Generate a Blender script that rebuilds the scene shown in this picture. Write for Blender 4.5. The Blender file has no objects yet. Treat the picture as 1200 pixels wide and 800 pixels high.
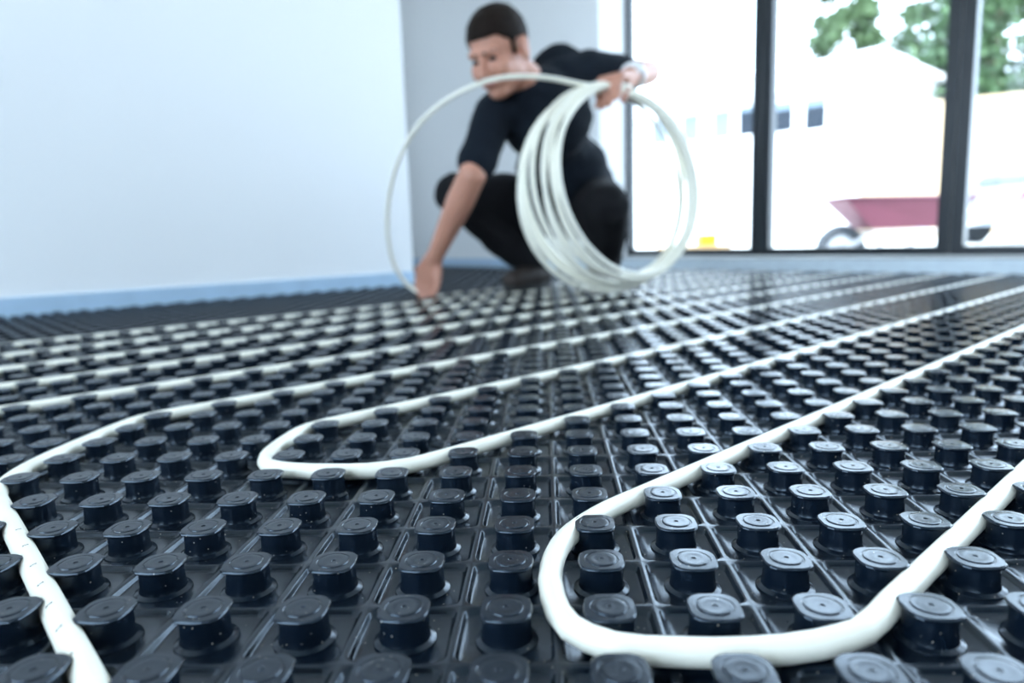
import bpy, bmesh, math, random
import numpy as np
from mathutils import Vector, Matrix, noise

random.seed(4)
S = bpy.context.scene
COL = S.collection
PI = math.pi

# ------------------------------------------------------------------ camera, sky, sun, exposure
P = 0.05                       # stud pitch of the floor panels (m)
H = 0.0175                     # stud height
FPX = 814.9                    # focal length in pixels of a 1200 px wide frame
PITCH, ROLL, YAW = 0.14725, -0.03091, -0.05197
CAM = Vector((0.0233, -0.3137, 0.1759 + H))
cF = Vector((math.sin(YAW) * math.cos(PITCH), math.cos(YAW) * math.cos(PITCH), -math.sin(PITCH)))
_r = Vector((math.cos(YAW), -math.sin(YAW), 0)); _u = _r.cross(cF)
cR = _r * math.cos(ROLL) + _u * math.sin(ROLL)
cU = -_r * math.sin(ROLL) + _u * math.cos(ROLL)
cam_d = bpy.data.cameras.new('camera')
cam = bpy.data.objects.new('camera', cam_d); COL.objects.link(cam)
cam_d.sensor_width = 36.0
cam_d.lens = FPX / 1200 * 36.0
cam_d.clip_start = 0.01; cam_d.clip_end = 300
cam.matrix_world = Matrix(((cR.x, cU.x, -cF.x, CAM.x), (cR.y, cU.y, -cF.y, CAM.y), (cR.z, cU.z, -cF.z, CAM.z), (0, 0, 0, 1)))
cam_d.dof.use_dof = True
cam_d.dof.focus_distance = 0.44
cam_d.dof.aperture_fstop = 4.4
S.camera = cam

W = bpy.data.worlds.new('sky'); S.world = W
W.use_nodes = True
bg = W.node_tree.nodes['Background']
bg.inputs[0].default_value = (0.67, 0.83, 1.0, 1)
bg.inputs[1].default_value = 5.0

sun_d = bpy.data.lights.new('sun', 'SUN'); sun_d.energy = 4.0; sun_d.angle = 0.01
sun_d.color = (1.0, 0.93, 0.82)
sun = bpy.data.objects.new('sun', sun_d); COL.objects.link(sun)
S2_ = math.sqrt(0.5)
# the sun stands beside and behind the building, so it lights the yard and the house across it
_sd = (Vector((S2_, S2_, 0)) * .40 + Vector((-S2_, S2_, 0)) * .75 + Vector((0, 0, -.95))).normalized()
sun.rotation_euler = _sd.to_track_quat('-Z', 'Y').to_euler()

S.view_settings.view_transform = 'Standard'
S.view_settings.look = 'None'
S.view_settings.exposure = 0.9
S.view_settings.gamma = 1.0
S.view_settings.use_curve_mapping = False
S.cycles.use_denoising = True
S.cycles.max_bounces = 10
S.cycles.diffuse_bounces = 6
S.cycles.transparent_max_bounces = 16
S.cycles.sample_clamp_indirect = 8.0
S.cycles.caustics_reflective = False
S.cycles.caustics_refractive = False

# ------------------------------------------------------------------ frames of reference
S2 = math.sqrt(0.5)
UH = Vector((S2, S2, 0))       # along the pipe runs, towards the glazed doors
VH = Vector((-S2, S2, 0))      # towards the long white wall
def uvz(u, v, z=0.0): return UH * u + VH * v + Vector((0, 0, z))
def ray(px, py): return (cF + cR * ((px - 600) / FPX) - cU * ((py - 400) / FPX))
def at(px, py, Z): return CAM + ray(px, py) * Z
def on_plane(px, py, p0, n):
    d = ray(px, py); return CAM + d * ((p0 - CAM).dot(n) / d.dot(n))
def grid(c, r, z=0.0): return Vector((c * P, r * P, z))

# ------------------------------------------------------------------ materials
MATS = {}
def mat(name, color, rough=0.5, metallic=0.0, spec=0.5, vary=0.0, scale=8.0, bump=0.0, bscale=60.0, rvary=0.0, coat=0.0, sss=0.0):
    m = bpy.data.materials.new(name); m.use_nodes = True
    nt = m.node_tree; b = nt.nodes['Principled BSDF']
    b.inputs['Base Color'].default_value = (*color, 1)
    b.inputs['Roughness'].default_value = rough
    b.inputs['Metallic'].default_value = metallic
    b.inputs['Specular IOR Level'].default_value = spec
    b.inputs['Coat Weight'].default_value = coat
    if sss:
        b.inputs['Subsurface Weight'].default_value = sss
        b.inputs['Subsurface Radius'].default_value = (0.01, 0.004, 0.002)
        b.inputs['Subsurface Scale'].default_value = 0.3
    tc = nt.nodes.new('ShaderNodeTexCoord')
    if vary > 0:
        n = nt.nodes.new('ShaderNodeTexNoise'); n.inputs['Scale'].default_value = scale; n.inputs['Detail'].default_value = 5
        nt.links.new(tc.outputs['Object'], n.inputs['Vector'])
        mx = nt.nodes.new('ShaderNodeMixRGB')
        mx.inputs[1].default_value = (*[max(0, c * (1 - vary)) for c in color], 1)
        mx.inputs[2].default_value = (*[min(1, c * (1 + vary)) for c in color], 1)
        nt.links.new(n.outputs['Fac'], mx.inputs[0]); nt.links.new(mx.outputs[0], b.inputs['Base Color'])
    if rvary > 0:
        n3 = nt.nodes.new('ShaderNodeTexNoise'); n3.inputs['Scale'].default_value = scale * 2.3; n3.inputs['Detail'].default_value = 6
        nt.links.new(tc.outputs['Object'], n3.inputs['Vector'])
        mr = nt.nodes.new('ShaderNodeMapRange')
        mr.inputs['To Min'].default_value = max(0.02, rough - rvary); mr.inputs['To Max'].default_value = rough + rvary
        nt.links.new(n3.outputs['Fac'], mr.inputs['Value']); nt.links.new(mr.outputs[0], b.inputs['Roughness'])
    if bump > 0:
        n2 = nt.nodes.new('ShaderNodeTexNoise'); n2.inputs['Scale'].default_value = bscale; n2.inputs['Detail'].default_value = 4
        nt.links.new(tc.outputs['Object'], n2.inputs['Vector'])
        bp = nt.nodes.new('ShaderNodeBump'); bp.inputs['Strength'].default_value = bump; bp.inputs['Distance'].default_value = 0.002
        nt.links.new(n2.outputs['Fac'], bp.inputs['Height']); nt.links.new(bp.outputs[0], b.inputs['Normal'])
    MATS[name] = m
    return m

def plastic_mat(name):
    """glossy blue-black thermoformed plastic with scuffs and tiny specks of site dust"""
    m = mat(name, (0.003, 0.007, 0.014), rough=0.2, spec=0.55)
    nt = m.node_tree; b = nt.nodes['Principled BSDF']
    g = nt.nodes.new('ShaderNodeNewGeometry')
    n = nt.nodes.new('ShaderNodeTexNoise'); n.inputs['Scale'].default_value = 90; n.inputs['Detail'].default_value = 6
    nt.links.new(g.outputs['Position'], n.inputs['Vector'])
    mr = nt.nodes.new('ShaderNodeMapRange'); mr.inputs['To Min'].default_value = 0.15; mr.inputs['To Max'].default_value = 0.32; b.inputs['Specular Tint'].default_value = (0.72, 0.86, 1.0, 1)
    nt.links.new(n.outputs['Fac'], mr.inputs['Value']); nt.links.new(mr.outputs[0], b.inputs['Roughness'])
    v = nt.nodes.new('ShaderNodeTexVoronoi'); v.inputs['Scale'].default_value = 260; v.inputs['Randomness'].default_value = 1.0
    nt.links.new(g.outputs['Position'], v.inputs['Vector'])
    lt = nt.nodes.new('ShaderNodeMath'); lt.operation = 'LESS_THAN'; lt.inputs[1].default_value = 0.085
    nt.links.new(v.outputs['Distance'], lt.inputs[0])
    sep = nt.nodes.new('ShaderNodeSeparateColor'); nt.links.new(v.outputs['Color'], sep.inputs[0])
    gt = nt.nodes.new('ShaderNodeMath'); gt.operation = 'GREATER_THAN'; gt.inputs[1].default_value = 0.6
    nt.links.new(sep.outputs[0], gt.inputs[0])
    mu = nt.nodes.new('ShaderNodeMath'); mu.operation = 'MULTIPLY'
    nt.links.new(lt.outputs[0], mu.inputs[0]); nt.links.new(gt.outputs[0], mu.inputs[1])
    mx = nt.nodes.new('ShaderNodeMixRGB'); mx.inputs[1].default_value = (0.003, 0.007, 0.014, 1); mx.inputs[2].default_value = (0.42, 0.37, 0.30, 1)
    nt.links.new(mu.outputs[0], mx.inputs[0]); nt.links.new(mx.outputs[0], b.inputs['Base Color'])
    bp = nt.nodes.new('ShaderNodeBump'); bp.inputs['Strength'].default_value = 0.10; bp.inputs['Distance'].default_value = 0.001
    nt.links.new(n.outputs['Fac'], bp.inputs['Height']); nt.links.new(bp.outputs[0], b.inputs['Normal'])
    return m

def glass_mat(name, tint=(0.97, 0.99, 1.0), refl=0.5):
    m = bpy.data.materials.new(name); m.use_nodes = True
    nt = m.node_tree; nt.nodes.clear()
    o = nt.nodes.new('ShaderNodeOutputMaterial'); t = nt.nodes.new('ShaderNodeBsdfTransparent'); g = nt.nodes.new('ShaderNodeBsdfGlossy')
    t.inputs[0].default_value = (*tint, 1); g.inputs['Roughness'].default_value = 0.02
    f = nt.nodes.new('ShaderNodeFresnel'); f.inputs[0].default_value = 1.45
    ml = nt.nodes.new('ShaderNodeMath'); ml.operation = 'MULTIPLY'; ml.inputs[1].default_value = refl
    nt.links.new(f.outputs[0], ml.inputs[0])
    mx = nt.nodes.new('ShaderNodeMixShader'); nt.links.new(ml.outputs[0], mx.inputs[0])
    nt.links.new(t.outputs[0], mx.inputs[1]); nt.links.new(g.outputs[0], mx.inputs[2]); nt.links.new(mx.outputs[0], o.inputs[0])
    MATS[name] = m; return m

plastic_mat('black_plastic')
mat('pipe', (0.93, 0.90, 0.78), rough=0.32, spec=0.5, vary=0.03, scale=30)
mat('ink', (0.01, 0.01, 0.015), rough=0.6)
mat('white_paint', (0.86, 0.87, 0.88), rough=0.75, vary=0.02, scale=1.2, bump=0.05, bscale=90)
mat('ceiling_paint', (0.88, 0.88, 0.88), rough=0.9, vary=0.01, scale=2)
mat('edge_foam', (0.42, 0.58, 0.74), rough=0.55, vary=0.12, scale=14, bump=0.2, bscale=30)
mat('sheen_strip', (0.72, 0.82, 0.92), rough=0.3, vary=0.15, scale=25, bump=0.4, bscale=40)  # pale glossy tone stands in for the floor sheen by the doors
mat('screed', (0.35, 0.35, 0.34), rough=0.9, vary=0.2, scale=6, bump=0.3)
mat('frame', (0.006, 0.011, 0.017), rough=0.35, vary=0.1, scale=20)
glass_mat('pane')
mat('skin', (0.55, 0.26, 0.18), rough=0.5, vary=0.10, scale=18, sss=0.12, bump=0.05, bscale=250)
mat('hair', (0.012, 0.007, 0.005), rough=0.75, spec=0.15, vary=0.5, scale=80, bump=0.6, bscale=220)
mat('lips', (0.42, 0.15, 0.12), rough=0.45, vary=0.1, scale=60)
mat('eye', (0.03, 0.02, 0.015), rough=0.2, vary=0.1)
mat('shirt', (0.007, 0.011, 0.018), rough=0.9, spec=0.2, vary=0.3, scale=40, bump=0.35, bscale=25)
mat('trousers', (0.010, 0.010, 0.012), rough=0.9, spec=0.2, vary=0.35, scale=22, bump=0.4, bscale=22)
mat('shoe', (0.028, 0.018, 0.014), rough=0.7, vary=0.3, scale=30)
mat('sole', (0.03, 0.03, 0.03), rough=0.8, vary=0.1)
mat('watch_strap', (0.65, 0.66, 0.68), rough=0.35, metallic=0.6, vary=0.05)
mat('watch_face', (0.9, 0.9, 0.9), rough=0.2, vary=0.02)
mat('paving', (0.62, 0.60, 0.56), rough=0.9, vary=0.12, scale=2.5, bump=0.3, bscale=12)
mat('render_white', (0.84, 0.85, 0.86), rough=0.85, vary=0.03, scale=0.8)
mat('roof_tile', (0.62, 0.63, 0.66), rough=0.8, vary=0.08, scale=3)
mat('house_glass', (0.012, 0.018, 0.028), rough=0.08, spec=0.2, vary=0.1, scale=0.6)
mat('house_blind', (0.15, 0.20, 0.26), rough=0.7, vary=0.04)
mat('timber_fence', (0.50, 0.38, 0.25), rough=0.8, vary=0.12, scale=3, bump=0.2, bscale=20)
mat('bark', (0.12, 0.085, 0.06), rough=0.95, vary=0.3, scale=12, bump=0.6, bscale=18)
mat('leaf_dark', (0.045, 0.095, 0.035), rough=0.6, vary=0.45, scale=0.9)
mat('leaf_mid', (0.058, 0.105, 0.038), rough=0.6, vary=0.4, scale=0.9)
mat('barrow_red', (0.12, 0.026, 0.050), rough=0.55, vary=0.15, scale=6)
mat('rubber', (0.05, 0.06, 0.075), rough=0.75, vary=0.15)
mat('galv', (0.45, 0.47, 0.5), rough=0.4, metallic=0.7, vary=0.1)
mat('car_paint', (0.20, 0.22, 0.25), rough=0.3, metallic=0.3, vary=0.03, coat=0.4)
mat('car_glass', (0.03, 0.035, 0.045), rough=0.08, spec=0.8, vary=0.05)
mat('tail_light', (0.55, 0.03, 0.06), rough=0.3, vary=0.05)
mat('yellow_plastic', (0.85, 0.55, 0.02), rough=0.5, vary=0.06)
mat('pine', (0.72, 0.42, 0.17), rough=0.75, vary=0.15, scale=20)
mat('pink_cloth', (0.75, 0.16, 0.38), rough=0.8, vary=0.1)

# ------------------------------------------------------------------ helpers
def link(name, me, m=None, parent=None, smooth=False):
    if m is not None:
        me.materials.clear(); me.materials.append(MATS[m])
    if smooth:
        me.polygons.foreach_set('use_smooth', [True] * len(me.polygons))
    o = bpy.data.objects.new(name, me); COL.objects.link(o)
    if parent is not None:
        o.parent = parent
        o.matrix_parent_inverse = parent.matrix_basis.inverted()
    return o
def tag(o, label=None, cat=None, group=None, kind=None):
    if label: o['label'] = label
    if cat: o['category'] = cat
    if group: o['group'] = group
    if kind: o['kind'] = kind
    return o
def empty(name, loc=(0, 0, 0)):
    o = bpy.data.objects.new(name, None); COL.objects.link(o); o.location = loc; o.empty_display_size = 0.05
    return o
def mesh(name, verts, faces):
    me = bpy.data.meshes.new(name); me.from_pydata([tuple(v) for v in verts], [], faces); me.update()
    return me
class MB:
    def __init__(s): s.v = []; s.f = []
    def add(s, vs, fs):
        n = len(s.v); s.v += [Vector(v) for v in vs]; s.f += [tuple(i + n for i in f) for f in fs]
    def box(s, c, ax, ay, az, bev=0.0):
        """box from centre and three half-axis vectors, with small chamfers"""
        c = Vector(c)
        if bev <= 0:
            vs = [c + ax * i + ay * j + az * k for i in (-1, 1) for j in (-1, 1) for k in (-1, 1)]
            s.add(vs, [(0, 1, 3, 2), (4, 6, 7, 5), (0, 4, 5, 1), (2, 3, 7, 6), (0, 2, 6, 4), (1, 5, 7, 3)]); return
        bm = bmesh.new()
        bmesh.ops.create_cube(bm, size=2)
        for v in bm.verts: v.co = c + ax * v.co.x + ay * v.co.y + az * v.co.z
        bmesh.ops.bevel(bm, geom=list(bm.edges), offset=bev, segments=2, affect='EDGES', profile=0.6)
        bm.verts.index_update()
        s.add([v.co.copy() for v in bm.verts], [[v.index for v in f.verts] for f in bm.faces]); bm.free()
    def tube(s, pts, r, n=12, closed=False, cap=True):
        pts = [Vector(p) for p in pts]; k = len(pts); base = len(s.v)
        rad = r if isinstance(r, (list, tuple)) else [r] * k
        up = Vector((0, 0, 1)); prev = None
        for i, p in enumerate(pts):
            t = (pts[min(i + 1, k - 1)] - pts[max(i - 1, 0)])
            t = t.normalized() if t.length > 1e-9 else Vector((1, 0, 0))
            if prev is None:
                a = up if abs(t.dot(up)) < 0.95 else Vector((1, 0, 0))
                nrm = (a - t * a.dot(t)).normalized()
            else:
                nrm = (prev - t * prev.dot(t)).normalized()
            prev = nrm; bn = t.cross(nrm)
            for j in range(n):
                an = 2 * PI * j / n
                s.v.append(p + (nrm * math.cos(an) + bn * math.sin(an)) * rad[i])
        for i in range(k - 1):
            for j in range(n):
                a = base + i * n + j; b = base + i * n + (j + 1) % n
                s.f.append((a, b, b + n, a + n))
        if cap:
            s.f.append(tuple(base + j for j in reversed(range(n)))); s.f.append(tuple(base + (k - 1) * n + j for j in range(n)))
    def build(s, name, m, parent=None, smooth=False):
        return link(name, mesh(name, s.v, s.f), m, parent, smooth)
def smooth_path(pts, step):
    """centripetal-like Catmull-Rom through pts, resampled at about `step`"""
    pts = [Vector(p) for p in pts]; out = []
    for i in range(len(pts) - 1):
        p1, p2 = pts[i], pts[i + 1]
        p0 = pts[i - 1] if i > 0 else p1 * 2 - p2
        p3 = pts[i + 2] if i + 2 < len(pts) else p2 * 2 - p1
        d0, d1, d2 = (max((b - a).length, 1e-6) for a, b in ((p0, p1), (p1, p2), (p2, p3)))
        m1 = ((p1 - p0) / d0 - (p2 - p0) / (d0 + d1) + (p2 - p1) / d1) * d1
        m2 = ((p2 - p1) / d1 - (p3 - p1) / (d1 + d2) + (p3 - p2) / d2) * d1
        n = max(1, int(d1 / step))
        for k in range(n):
            t = k / n; t2 = t * t; t3 = t2 * t
            out.append(p1 * (2 * t3 - 3 * t2 + 1) + m1 * (t3 - 2 * t2 + t) + p2 * (-2 * t3 + 3 * t2) + m2 * (t3 - t2))
    out.append(pts[-1]); return out

# ------------------------------------------------------------------ the room
U_WALL, U_GLASS = 2.78, 3.03   # inner face of the door wall, plane of the glazing
V_LEFT, V_ALC, V_RIGHT, U_BACK = 2.27, 4.65, -3.2, -3.0
Z_CEIL, Z_HEAD = 2.45, 2.25
def slab(name, u0, u1, v0, v1, z0, z1, m, label, kind='structure'):
    mb = MB(); mb.box(uvz((u0 + u1) / 2, (v0 + v1) / 2, (z0 + z1) / 2), UH * ((u1 - u0) / 2), VH * ((v1 - v0) / 2), Vector((0, 0, (z1 - z0) / 2)))
    return tag(mb.build(name, m), label, kind=kind)
gp = on_plane(734, 280, uvz(U_GLASS, 0), UH); V_GL = gp.dot(VH)          # left end of the glazing
g2 = on_plane(892.5, 280, uvz(U_GLASS, 0), UH).dot(VH); g3 = on_plane(1115, 280, uvz(U_GLASS, 0), UH).dot(VH)
MOD = g2 - g3                                                              # width of a door leaf
V_REV = on_plane(703, 150, uvz(U_WALL, 0), UH).dot(VH)                     # reveal corner
U_END = 0.0
ce = on_plane(481, 250, uvz(0, V_LEFT), VH); U_END = ce.dot(UH)            # where the long white wall stops

slab('wall_left', U_BACK - 0.15, U_END, V_LEFT, V_LEFT + 0.15, -0.2, Z_CEIL, 'white_paint', 'long bare white wall along the left side of the room')
AU0, AU1 = 0.9, 2.3          # unseen window added in the alcove side wall to light the far wall
slab('wall_alcove', U_BACK - 0.15, AU0, V_ALC, V_ALC + 0.15, -0.2, Z_CEIL, 'white_paint', 'white side wall of the alcove behind the long wall')
slab('wall_alcove_pier', AU1, U_WALL + 0.3, V_ALC, V_ALC + 0.15, -0.2, Z_CEIL, 'white_paint', 'white pier beside the added unseen alcove window')
slab('wall_alcove_lintel', AU0, AU1, V_ALC, V_ALC + 0.15, 2.3, Z_CEIL, 'white_paint', 'white lintel above the added unseen alcove window')
slab('wall_alcove_sill', AU0, AU1, V_ALC, V_ALC + 0.15, -0.2, 0.08, 'screed', 'low sill below the added unseen alcove window')
slab('wall_far', U_WALL, U_WALL + 0.30, V_REV, V_ALC, -0.2, Z_CEIL, 'white_paint', 'pale grey wall behind the crouching man')
NLEAF = 6
V_GR = g2 - MOD * (NLEAF - 1) - MOD * 0.02
slab('wall_lintel', U_WALL, U_WALL + 0.30, V_GR, V_REV, Z_HEAD, Z_CEIL, 'white_paint', 'white lintel above the glazed doors')
slab('wall_pier', U_WALL, U_WALL + 0.30, V_RIGHT - 0.15, V_GR, -0.2, Z_CEIL, 'white_paint', 'white pier at the right end of the glazed doors')
slab('wall_sill', U_WALL + 0.02, U_WALL + 0.30, V_GR, V_REV, -0.2, 0.072, 'screed', 'low concrete threshold under the glazed doors')
slab('wall_right', U_BACK - 0.15, U_WALL + 0.3, V_RIGHT - 0.15, V_RIGHT, -0.2, Z_CEIL, 'white_paint', 'white wall on the right side of the room, outside the picture')
BV0, BV1 = -2.0, 2.0           # unseen glazed opening added behind the viewer to light the far wall
slab('wall_back', U_BACK - 0.15, U_BACK, BV1, V_ALC, -0.2, Z_CEIL, 'white_paint', 'white wall behind the viewer')
slab('wall_back_pier', U_BACK - 0.15, U_BACK, V_RIGHT, BV0, -0.2, Z_CEIL, 'white_paint', 'white pier behind the viewer')
slab('wall_back_lintel', U_BACK - 0.15, U_BACK, BV0, BV1, 2.3, Z_CEIL, 'white_paint', 'white lintel above the added opening behind the viewer')
slab('wall_back_sill', U_BACK - 0.15, U_BACK, BV0, BV1, -0.2, 0.08, 'screed', 'low sill below the added opening behind the viewer')
slab('ceiling', U_BACK - 0.15, U_WALL + 0.3, V_RIGHT - 0.15, V_ALC + 0.15, Z_CEIL, Z_CEIL + 0.2, 'ceiling_paint', 'plain white ceiling')
# blue foam edge strip round the foot of the walls
slab('baseboard_left', U_BACK, U_END, V_LEFT - 0.008, V_LEFT, 0, 0.065, 'edge_foam', 'pale blue foam edge strip along the long white wall')
slab('baseboard_far', U_WALL - 0.008, U_WALL, V_REV, V_ALC, 0, 0.065, 'edge_foam', 'pale blue foam edge strip along the wall behind the man')
slab('baseboard_doors', U_WALL + 0.004, U_WALL + 0.02, V_GR, V_REV, 0, 0.064, 'sheen_strip', 'pale blue-white upstand under the glazed doors, floor sheen put into its colour')

# glazed folding doors: each leaf has two stiles, two rails and a pane
FZ0 = 0.074; ZG = 0.109; ST = 0.047
edges = [V_GL + 0.0] + [g2 - MOD * i for i in range(NLEAF)]
for i in range(NLEAF):
    va, vb = edges[i] - (0.0 if i == 0 else 0.002), edges[i + 1] + 0.002
    if i == 0: va += 0.03
    w = tag(empty('window_%d' % (i + 1), uvz(U_GLASS, (va + vb) / 2, FZ0)), ['dark framed glazed door leaf beside the man, nearest the pale grey wall',
        'dark framed glazed door leaf in the middle, with the maroon wheelbarrow beyond it', 'dark framed glazed door leaf at the right edge of the picture'][i] if i < 3 else 'dark framed glazed door leaf outside the picture on the right', group='glazed folding door leaves', kind='structure')
    sa = 0.075 if i == 0 else ST
    def bar(nm, v0, v1, z0, z1, du=0.028):
        mb = MB(); mb.box(uvz(U_GLASS, (v0 + v1) / 2, (z0 + z1) / 2), UH * du, VH * (abs(v1 - v0) / 2), Vector((0, 0, (z1 - z0) / 2)), 0.004)
        mb.build(nm, 'frame', w)
    bar('stile', va - sa, va, FZ0, Z_HEAD)
    bar('stile', vb, vb + ST, FZ0, Z_HEAD)
    bar('rail', vb + ST, va - sa, FZ0, ZG)
    bar('rail', vb + ST, va - sa, Z_HEAD - 0.05, Z_HEAD)
    mb = MB(); mb.box(uvz(U_GLASS, (va - sa + vb + ST) / 2, (ZG + Z_HEAD - 0.05) / 2), UH * 0.004, VH * ((va - sa - vb - ST) / 2 + 0.004), Vector((0, 0, (Z_HEAD - 0.05 - ZG) / 2 + 0.004)))
    mb.build('pane', 'pane', w)
def glazing(lo_, hi_, k0, where, point, ex, ey):  # unseen windows, added to let more daylight onto the far wall
    for i in range(4):
        ua, ub = lo_ + (hi_ - lo_) * i / 4, lo_ + (hi_ - lo_) * (i + 1) / 4
        w = tag(empty('window_%d' % (k0 + i), point((ua + ub) / 2, .08)), 'dark framed window ' + where, group='unseen windows added to light the room', kind='structure')
        def sbar(nm, u0, u1, z0, z1, dv, m):
            mb = MB(); mb.box(point((u0 + u1) / 2, (z0 + z1) / 2), ex * ((u1 - u0) / 2), ey * dv, Vector((0, 0, (z1 - z0) / 2))); mb.build(nm, m, w)
        sbar('stile', ua, ua + .045, .08, 2.3, .028, 'frame'); sbar('stile', ub - .045, ub, .08, 2.3, .028, 'frame')
        sbar('rail', ua + .045, ub - .045, .08, .12, .028, 'frame'); sbar('rail', ua + .045, ub - .045, 2.25, 2.3, .028, 'frame')
        sbar('pane', ua + .04, ub - .04, .115, 2.255, .004, 'pane')
glazing(AU0, AU1, NLEAF + 1, 'added unseen in the alcove to light the pale grey wall', lambda a, z: uvz(a, V_ALC + .07, z), UH, VH)
glazing(BV0, BV1, NLEAF + 5, 'added unseen behind the viewer to light the room', lambda a, z: uvz(U_BACK - .07, a, z), VH, UH)
# sampling portals in the glazed openings (they give off no light of their own)
def portal(c, ex, n, sx, sz):
    pl = bpy.data.lights.new('opening_portal', 'AREA'); pl.shape = 'RECTANGLE'; pl.size = sx; pl.size_y = sz
    pl.cycles.is_portal = True
    po = bpy.data.objects.new('opening_portal', pl); COL.objects.link(po)
    po.matrix_world = Matrix.Translation(c) @ Matrix(((ex.x, 0, n.x, 0), (ex.y, 0, n.y, 0), (0, 1, 0, 0), (0, 0, 0, 1)))
portal(uvz(U_GLASS + 0.08, (V_GL + V_GR) / 2, (Z_HEAD + FZ0) / 2), VH, UH, V_GL - V_GR, Z_HEAD - FZ0)
portal(uvz((AU0 + AU1) / 2, V_ALC + .16, 1.19), -UH, VH, AU1 - AU0, 2.22)
portal(uvz(U_BACK - .16, (BV0 + BV1) / 2, 1.19), VH, -UH, BV1 - BV0, 2.22)

# ------------------------------------------------------------------ the castellated floor
def inside(c, r, m=0.0):
    x, y = c * P, r * P; u, v = (x + y) * S2, (y - x) * S2
    if u > U_WALL - 0.012 - m or u < -1.7 or v < -1.9: return False
    if u < U_END + 0.03: return v < V_LEFT - 0.012 - m
    return v < V_ALC - 0.05 - m
cells = [(c, r) for r in range(-60, 110) for c in range(-90, 75) if inside(c, r)]
studs = [(c, r) for c, r in cells if inside(c, r, 0.022)]
CA = np.array(cells, float)
def ring12(h, cr, z, square=False):
    pts = []
    for q in range(4):
        a = q * PI / 2; ca, sa = round(math.cos(a)), round(math.sin(a))
        k = h if square else h - cr * (1 - S2)
        for x, y in ((h, h - cr), (k, k), (h - cr, h)):
            pts.append((x * ca - y * sa, x * sa + y * ca, z))
    return pts
def cell(rs):
    v = [p for r in rs for p in r]; f = []
    for k in range(len(rs) - 1):
        for j in range(12): f.append((k * 12 + j, k * 12 + (j + 1) % 12, (k + 1) * 12 + (j + 1) % 12, (k + 1) * 12 + j))
    f.append(tuple(range(len(rs) * 12 - 12, len(rs) * 12)))
    return np.array(v), f
RH = 0.0034
cell_near = cell([ring12(0.5 * P, 0.11 * P, RH, True), ring12(0.472 * P, 0.09 * P, RH), ring12(0.456 * P, 0.10 * P, RH * .8), ring12(0.444 * P, 0.115 * P, RH * .2), ring12(0.425 * P, 0.12 * P, 0.0)])
cell_far = cell([ring12(0.5 * P, 0.11 * P, RH, True), ring12(0.466 * P, 0.09 * P, RH), ring12(0.432 * P, 0.12 * P, 0.0)])
def repeat_mesh(name, sets):
    """one mesh holding a copy of each (v, faces) at each of its places"""
    VV, LL, TT, base = [], [], [], 0
    for v, faces, places in sets:
        n = len(places); k = len(v)
        off = np.zeros((n, 1, 3)); off[:, 0, 0] = places[:, 0] * P; off[:, 0, 1] = places[:, 1] * P
        VV.append((v[None] + off).reshape(-1, 3))
        fl = np.array([i for f in faces for i in f])
        LL.append((fl[None] + (np.arange(n) * k)[:, None]).reshape(-1) + base); base += n * k
        TT.append(np.tile(np.array([len(f) for f in faces]), n))
    V, L, T = np.concatenate(VV), np.concatenate(LL), np.concatenate(TT)
    St = np.concatenate([[0], np.cumsum(T)[:-1]])
    me = bpy.data.meshes.new(name)
    me.vertices.add(len(V)); me.vertices.foreach_set('co', V.astype(np.float32).ravel())
    me.loops.add(len(L)); me.loops.foreach_set('vertex_index', L.astype(np.int32))
    me.polygons.add(len(T)); me.polygons.foreach_set('loop_start', St.astype(np.int32))
    me.update(calc_edges=True)
    return me
dist = np.hypot(CA[:, 0] * P - CAM.x, CA[:, 1] * P - CAM.y)
floor = link('floor', repeat_mesh('floor', [(*cell_near, CA[dist < 1.1]), (*cell_far, CA[dist >= 1.1])]), 'black_plastic')
tag(floor, 'glossy black plastic heating panel floor with rows of raised studs and thin ribs', kind='structure')
slab('subfloor', U_BACK, U_WALL, V_RIGHT, V_ALC, -0.2, -0.004, 'screed', 'concrete slab beneath the black stud panels')

def oct_ring(h, ch, z, n=16):
    """rounded square: straight sides with cut corners, n points"""
    pts = []
    for j in range(n):
        a = 2 * PI * (j + 0.5) / n; x, y = math.cos(a), math.sin(a)
        k = min(h / max(abs(x), abs(y)), (2 * h - ch) / (abs(x) + abs(y)))
        pts.append((x * k, y * k, z))
    return pts
def circ(r, z, n=16): return [(r * math.cos(2 * PI * (j + 0.5) / n), r * math.sin(2 * PI * (j + 0.5) / n), z) for j in range(n)]
def loft(rs, cap=True):
    n = len(rs[0]); v = [p for r in rs for p in r]; f = []
    for k in range(len(rs) - 1):
        for j in range(n): f.append((k * n + j, k * n + (j + 1) % n, (k + 1) * n + (j + 1) % n, (k + 1) * n + j))
    if cap: f.append(tuple((len(rs) - 1) * n + j for j in range(n)))
    return v, f
N = 24
BC, CC = 0.0068, 0.0052
hi = [circ(0.0156, -0.0002, N), circ(0.0153, 0.0008, N), circ(0.0142, 0.0013, N), circ(0.0128, 0.0021, N), circ(0.0123, 0.0036, N), circ(0.0121, 0.0060, N),
      circ(0.0119, 0.0140, N), oct_ring(0.0120, 0.0064, 0.0145, N), oct_ring(0.0126, CC, 0.0150, N), oct_ring(0.0128, CC, 0.0157, N),
      oct_ring(0.0126, CC, 0.0164, N), oct_ring(0.0120, CC, 0.0169, N), circ(0.0096, 0.0170, N), circ(0.0092, 0.0167, N), circ(0.0087, 0.0167, N), circ(0.0083, 0.0173, N), circ(0.0078, 0.0174, N), circ(0.0050, 0.0171, N),
      circ(0.0015, 0.0172, N), circ(0.0009, 0.0167, N)]
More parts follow.
